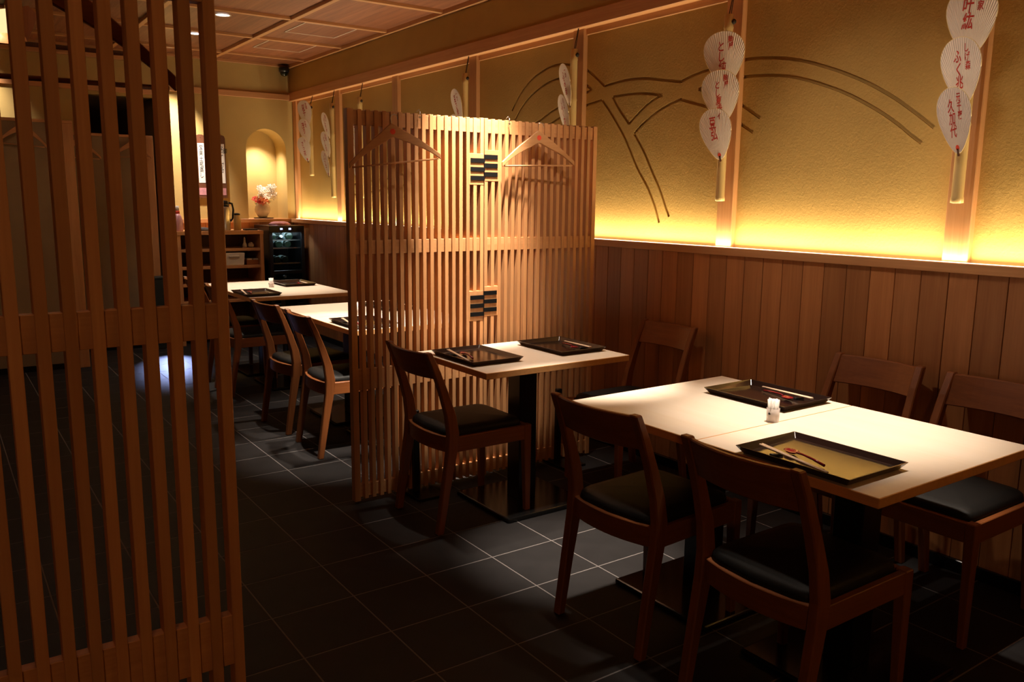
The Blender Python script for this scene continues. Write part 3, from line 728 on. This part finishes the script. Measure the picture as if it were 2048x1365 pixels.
m = MB(); m.rings([[(-.10,-.12,0),(.10,-.12,0),(.10,.12,0),(-.10,.12,0)], [(-.108,-.13,.125),(.108,-.13,.125),(.108,.13,.125),(-.108,.13,.125)]]); obj('body', m, 'white_plastic', t, .006)
m = MB(); m.box(-.05, .05, -.137, -.129, .085, .098); obj('handle', m, 'white_plastic', t, .002)
t = thing('slip_box', 'small brown open box beside the white storage box', 'box', (2.655, 8.43, .7632))
m = MB(); m.box(-.062, .062, -.06, .06, 0, .05); obj('body', m, 'oak_x', t, .002)
m = MB(); m.box(-.056, -.006, -.05, .05, .05, .062); obj('paper_slip', m, 'paper_white', t); m = MB(); m.box(.006, .056, -.05, .05, .05, .060); obj('paper_slip', m, 'paper_white', t)
# wine cooler
CX0, CX1, CY0, CY1, CT = 2.800, 3.165, 8.28, 8.74, 1.15
t = thing('wine_cooler', 'black glass-fronted wine cooler in the back right corner', 'cooler', (0, 0, 0))
m = MB(); m.box(CX0, CX0+.02, CY0+.03, CY1, 0, CT); m.box(CX1-.02, CX1, CY0+.03, CY1, 0, CT); m.box(CX0+.02, CX1-.02, CY0+.03, CY1, CT-.03, CT); m.box(CX0+.02, CX1-.02, CY0+.03, CY1, 0, .12); m.box(CX0+.02, CX1-.02, CY1-.02, CY1, .12, CT-.03)
obj('body', m, 'blackplastic', t)
m = MB(); m.box(CX0, CX1, CY0, CY0+.028, 1.085, CT); m.box(CX0, CX1, CY0, CY0+.028, 0.02, .36); m.box(CX0, CX0+.035, CY0, CY0+.028, .36, 1.085); m.box(CX1-.035, CX1, CY0, CY0+.028, .36, 1.085); m.box(CX0+.035, CX1-.035, CY0, CY0+.028, .665, .70)
door = obj('door', m, 'blackplastic', t, .002)
m = MB(); m.box(CX0+.035, CX1-.035, CY0+.008, CY0+.012, .36, .665); m.box(CX0+.035, CX1-.035, CY0+.008, CY0+.012, .70, 1.085); obj('pane', m, 'glass', door)
for xx in (2.925, 3.013):
    m = MB()
    for k in (-1, 1):
        x = xx+k*.007
        for q in ((x-.004, x+.004, 1.126, 1.1275), (x-.004, x+.004, 1.119, 1.1205), (x-.004, x+.004, 1.112, 1.1135), (x+.003, x+.0045, 1.112, 1.1275)): m.box(q[0], q[1], CY0-.0015, CY0, q[2], q[3])
    obj('display', m, 'display', t)
for z in (.59, .765, .92, 1.0):
    m = MB()
    for k in range(7): m.box(CX0+.025+k*.052, CX0+.029+k*.052, CY0+.06, CY1-.03, z, z+.004)
    m.box(CX0+.02, CX1-.02, CY0+.055, CY0+.06, z-.002, z+.010); obj('rack', m, 'steel', t)
_bl = bpy.data.lights.new('cooler_lamp', 'AREA'); _bl.size = .25; _bl.energy = 1.8; _bl.color = (.72, .88, 1)
_bo = bpy.data.objects.new('cooler_lamp', _bl); COL.objects.link(_bo); _bo.location = ((CX0+CX1)/2, CY0+.05, 1.10); _bo.rotation_euler = (math.radians(25), 0, 0)
m = MB(); m.lathe([(.010, 0), (.012, .004), (.012, .03), (.0115, .075), (.020, .10), (.036, .135), (.037, .15), (.037, .33), (.03, .336)], n=18, axis='y'); WB = m.mesh('glass_body', 'bottle_glass')
m = MB(); m.lathe([(.0374, .18), (.0376, .185), (.0376, .27), (.0374, .275)], n=18, axis='y'); WLB = m.mesh('label', 'bottle_label')
m = MB(); m.lathe([(.0128, -.002), (.0132, 0), (.0132, .035), (.0128, .037)], n=14, axis='y'); WCP = m.mesh('capsule', 'bottle_label')
for i, (x, z, nm) in enumerate(((2.866, 1.041, 'left of the top rack'), (2.952, 1.041, 'middle of the top rack'), (3.040, 1.041, 'right of the top rack'), (2.925, .961, 'left of the second rack'), (3.018, .961, 'right of the second rack'), (2.903, .806, 'left of the third rack'), (2.988, .806, 'right of the third rack'), (2.978, .631, 'alone on the lowest rack'))):
    fl_ = i not in (1, 7)
    w_ = thing('wine_bottle', 'wine bottle lying '+nm+' in the cooler', 'bottle', (x, 8.70 if fl_ else 8.355, z), PI if fl_ else 0, 'bottles in the wine cooler')
    obj('glass_body', WB, None, w_); obj('label', WLB, None, w_); obj('capsule', WCP, None, w_)
m = MB(); n = 18; R = []
for f, z in ((1.0, .0), (1.03, .012), (.8, .03), (.4, .036), (.05, .036)):
    R.append([(.105*f*math.cos(2*PI*k/n)*(1+.12*math.sin(3*k)), .075*f*math.sin(2*PI*k/n)*(1+.1*math.cos(5*k)), z+.004*math.sin(k*2.1)*(z > 0)) for k in range(n)])
m.rings(R, smooth=True); tag(obj('folded_towel', m, 'pink_cloth', None, 0, (2.99, 8.50, 1.1505)), 'pink folded towel lying on the wine cooler', 'towel')

# ------------------------------------------------------------------ niche: vase and flowers
m = MB(); m.lathe([(.098, 0), (.105, .006), (.10, .010)], n=28, smooth=False); tag(obj('display_plate', m, 'darkwood', None, 0, (2.96, 8.905, 1.2108), None), 'thin dark round board under the vase in the niche', 'board')
t = thing('flower_vase', 'round cream vase on the dark board in the arched niche', 'vase', (2.95, 8.905, 1.2212))
m = MB(); m.lathe([(.040, 0), (.052, .012), (.078, .06), (.082, .085), (.072, .125), (.056, .145), (.058, .15), (.052, .15), (.048, .14)], n=28); obj('body', m, 'ceramic', t)
t = thing('flower_bouquet', 'white orange and red flower bouquet standing in the niche vase', 'flowers', (2.95, 8.905, 1.368))
fm = {}
for kind, mat in (('w', 'fl_white'), ('o', 'fl_orange'), ('r', 'fl_red')):
    m = MB(); rn = random.Random(3)
    for L in range(3):
        for k in range(6):
            a = 2*PI*(k+.5*L)/6; r0 = .006+.006*L; zz = .010-.003*L; l = .012+.006*L
            ca, sa = math.cos(a), math.sin(a); wv = .009
            p = [(r0*ca, r0*sa, zz*.2), (r0*ca+l*.5*ca-wv*sa, r0*sa+l*.5*sa+wv*ca, zz+.004), (r0*ca+l*ca, r0*sa+l*sa, zz), (r0*ca+l*.5*ca+wv*sa, r0*sa+l*.5*sa-wv*ca, zz+.004)]
            m.poly(p)
    m.lathe([(.007, -.004), (.010, .004), (.004, .012)], n=8); fm[kind] = m.mesh('flower', mat)
rn = random.Random(5)
spots = [('r', -.082, -.03, .02), ('r', -.062, -.055, .035), ('r', -.04, -.06, .012), ('o', -.03, -.065, .045), ('o', .005, -.07, .035), ('r', -.075, .01, .05), ('o', -.015, -.06, .012), ('o', .03, -.06, .02)]
for k in range(26):
    a = rn.uniform(0, 2*PI); r = .075*math.sqrt(rn.random())
    spots.append(('w', .030+r*math.cos(a)*1.35, -.01+r*math.sin(a)*.7, .10+.07*math.sin(a)*.0+rn.uniform(-.035, .085)))
for kd, x, y, z in spots:
    obj('flower', fm[kd], None, t, 0, (x, y, z), (rn.uniform(.5, 1.4), rn.uniform(-.5, .5), rn.uniform(-.6, .6)))
m = MB()
for k in range(22):
    a = rn.uniform(0, 2*PI); r = rn.uniform(.04, .09); z = rn.uniform(-.005, .05); x, y = r*math.cos(a), r*math.sin(a)*.8
    m.poly([(x*.4, y*.4, z-.01), (x*.8-.012, y*.8, z+.004), (x*1.2, y*1.2, z-.004), (x*.8+.012, y*.8, z-.004)])
    m.tube([(x*.15, y*.15, -.06), (x*.6, y*.6, z+.02)], .0018, 5)
obj('leaves', m, 'leaf', t)

# ------------------------------------------------------------------ hanging menu boards on the back wall
def menu(label, x0, x1, z0, z1, txt):
    t = thing('menu_board', label, 'menu board', ((x0+x1)/2, BY-.02, (z0+z1)/2), 0, 'upright menu boards')
    wv, hv = (x1-x0)/2, (z1-z0)/2
    pts = [(-wv, -hv), (wv, -hv), (wv, hv-.03), (wv*.8, hv-.008), (wv*.4, hv), (-wv*.4, hv), (-wv*.8, hv-.008), (-wv, hv-.03)]
    m = MB(); m.prism(pts, 'y', -.005, .018); obj('board', m, 'boardwood', t, .002)
    m = MB(); m.box(-wv*.70, wv*.70, -.0075, -.0052, -hv+.15, hv-.085); obj('paper', m, 'paper_white', t)
    rows = []; s = min(.055, (2*hv-.26)/len(txt)); z = hv-.085-s*.75
    for ch in txt: rows.append((ch, 0, z, s*.92, .05)); z -= s
    obj('writing', text_mesh(rows, 'writing', 'ink_black', .012), None, t, loc=(0, -.0079, 0))
    m = MB(); m.lathe([(.004, -.006), (.004, .0)], (0, 0, hv-.03), 10, 'y'); obj('peg', m, 'ink_black', t)
    m = MB(); m.box(-wv*.75, wv*.75, -.008, -.0052, -hv+.03, -hv+.10); obj('pocket', m, 'pink_cloth', t)
menu('brown menu board with white paper slip, left one', 2.262, 2.352, 1.42, 2.045, '宝楽土瓶蒸し')
menu('brown menu board with white paper slip, right one beside the nearest screen', 2.462, 2.55, 1.42, 2.045, 'なに御付合')

# ------------------------------------------------------------------ booths, bin and lamp on the left
def booth(label, x0, x1, y, top, px0, px1):
    t = thing('booth_partition', label, 'partition', (0, 0, 0), 0, 'booth partitions')
    m = MB(); m.box(x0, px0, y, y+.05, .05, top-.025); obj('panel', m, 'plaster_grey', t)
    m = MB(); m.box(x0, px1, y-.012, y+.062, top-.025, top); obj('cap', m, 'hinoki_x', t, .003)
    m = MB(); m.box(px0, px1, y-.012, y+.062, 0, top-.025); obj('end_post', m, 'hinoki_z', t, .003)
    m = MB(); m.box(x0, px0, y+.01, y+.05, 0, .05); obj('kick_strip', m, 'black_metal', t)
booth('grey booth partition with orange wood end post, left one behind the nearest slats', -2.4, 1.03, 7.72, 2.025, .925, 1.03)
booth('grey booth partition with wood end post, beside the service shelf', .8, 1.79, 8.45, 1.985, 1.705, 1.79)
hanger('coat_hanger', 'pale hanger on the left booth partition behind the nearest slats', (.675, 7.68, 1.955), (0, math.radians(4), 0), .33, .13, False, False)
hanger('coat_hanger', 'hanger on the rear booth partition, left of two', (1.16, 8.40, 1.90), (0, math.radians(2), 0), .36, .13, False, False)
hanger('coat_hanger', 'hanger on the rear booth partition, right of two', (1.60, 8.40, 1.90), (0, 0, 0), .32, .11, False, False)
t = thing('waste_bin', 'dark teal upright bin at the end of the rear booth', 'bin', (1.745, 8.36, 0))
m = MB(); m.box(-.055, .055, -.06, .06, 0, .66); obj('body', m, 'teal', t, .006)
m = MB(); m.box(-.058, .058, -.063, .063, .66, .685); obj('lid', m, 'teal', t, .004)
t = thing('added_blue_lamp', 'added blue-white lamp by the bin, makes the blue patch on the tiles', 'light', (1.825, 8.40, .50))  # added lamp; the real source of the blue patch is unseen
m = MB(); m.box(-.012, .012, -.01, .03, -.50, .05); obj('post', m, 'black_metal', t, .003)
m = MB(); m.box(-.02, .02, -.07, .0, .02, .05); obj('head', m, 'black_metal', t, .003)
m = MB(); m.box(-.014, .014, -.06, -.02, .016, .02); obj('lens', m, glow('added_blue_glow', (.55, .68, 1), 6), t)
spot((1.825, 8.36, .505), (1.63, 7.55, 0), 210, 36, 1, .02, (.42, .52, 1.0))  # added blue spot that makes the floor patch
t = thing('pendant_lamp', 'glowing paper pendant lamp with a dark side at the top left corner', 'lamp', (.47, 6.0, 0))
m = MB(); m.poly([(-.26, -.10, 2.353), (.025, -.16, 2.358), (.036, -.16, 2.50), (-.26, -.08, 2.44)]); m.poly([(-.26, -.10, 2.353), (-.26, -.08, 2.44), (-.26, .12, 2.5), (-.26, .12, 2.35)]); obj('lit_panel', m, 'lamp_paper', t)
m = MB(); m.rings([[(.03, -.155, 2.50), (.14, -.03, 2.549), (.195, .04, 2.513), (.118, -.06, 2.335)], [(.03, -.145, 2.50), (.14, -.02, 2.549), (.185, .05, 2.513), (.108, -.05, 2.335)]]); obj('side_panel', m, 'oak_z', t)
m = MB(); m.rings([[(-.26, .12, 2.35), (.108, .1, 2.335), (.19, .13, 2.5), (-.26, .12, 2.5)], [(-.26, .13, 2.35), (.108, .11, 2.335), (.19, .14, 2.5), (-.26, .13, 2.5)]]); obj('back_panel', m, 'oak_z', t)
m = MB(); m.tube([(-.04, .0, 2.48), (-.04, .0, 2.79)], .004, 6); obj('cord', m, 'cord', t)
_p = bpy.data.lights.new('pendant_bulb', 'POINT'); _p.energy = 6; _p.color = WARM; _p.shadow_soft_size = .04
_po = bpy.data.objects.new('pendant_bulb', _p); COL.objects.link(_po); _po.location = (.42, 6.02, 2.42)
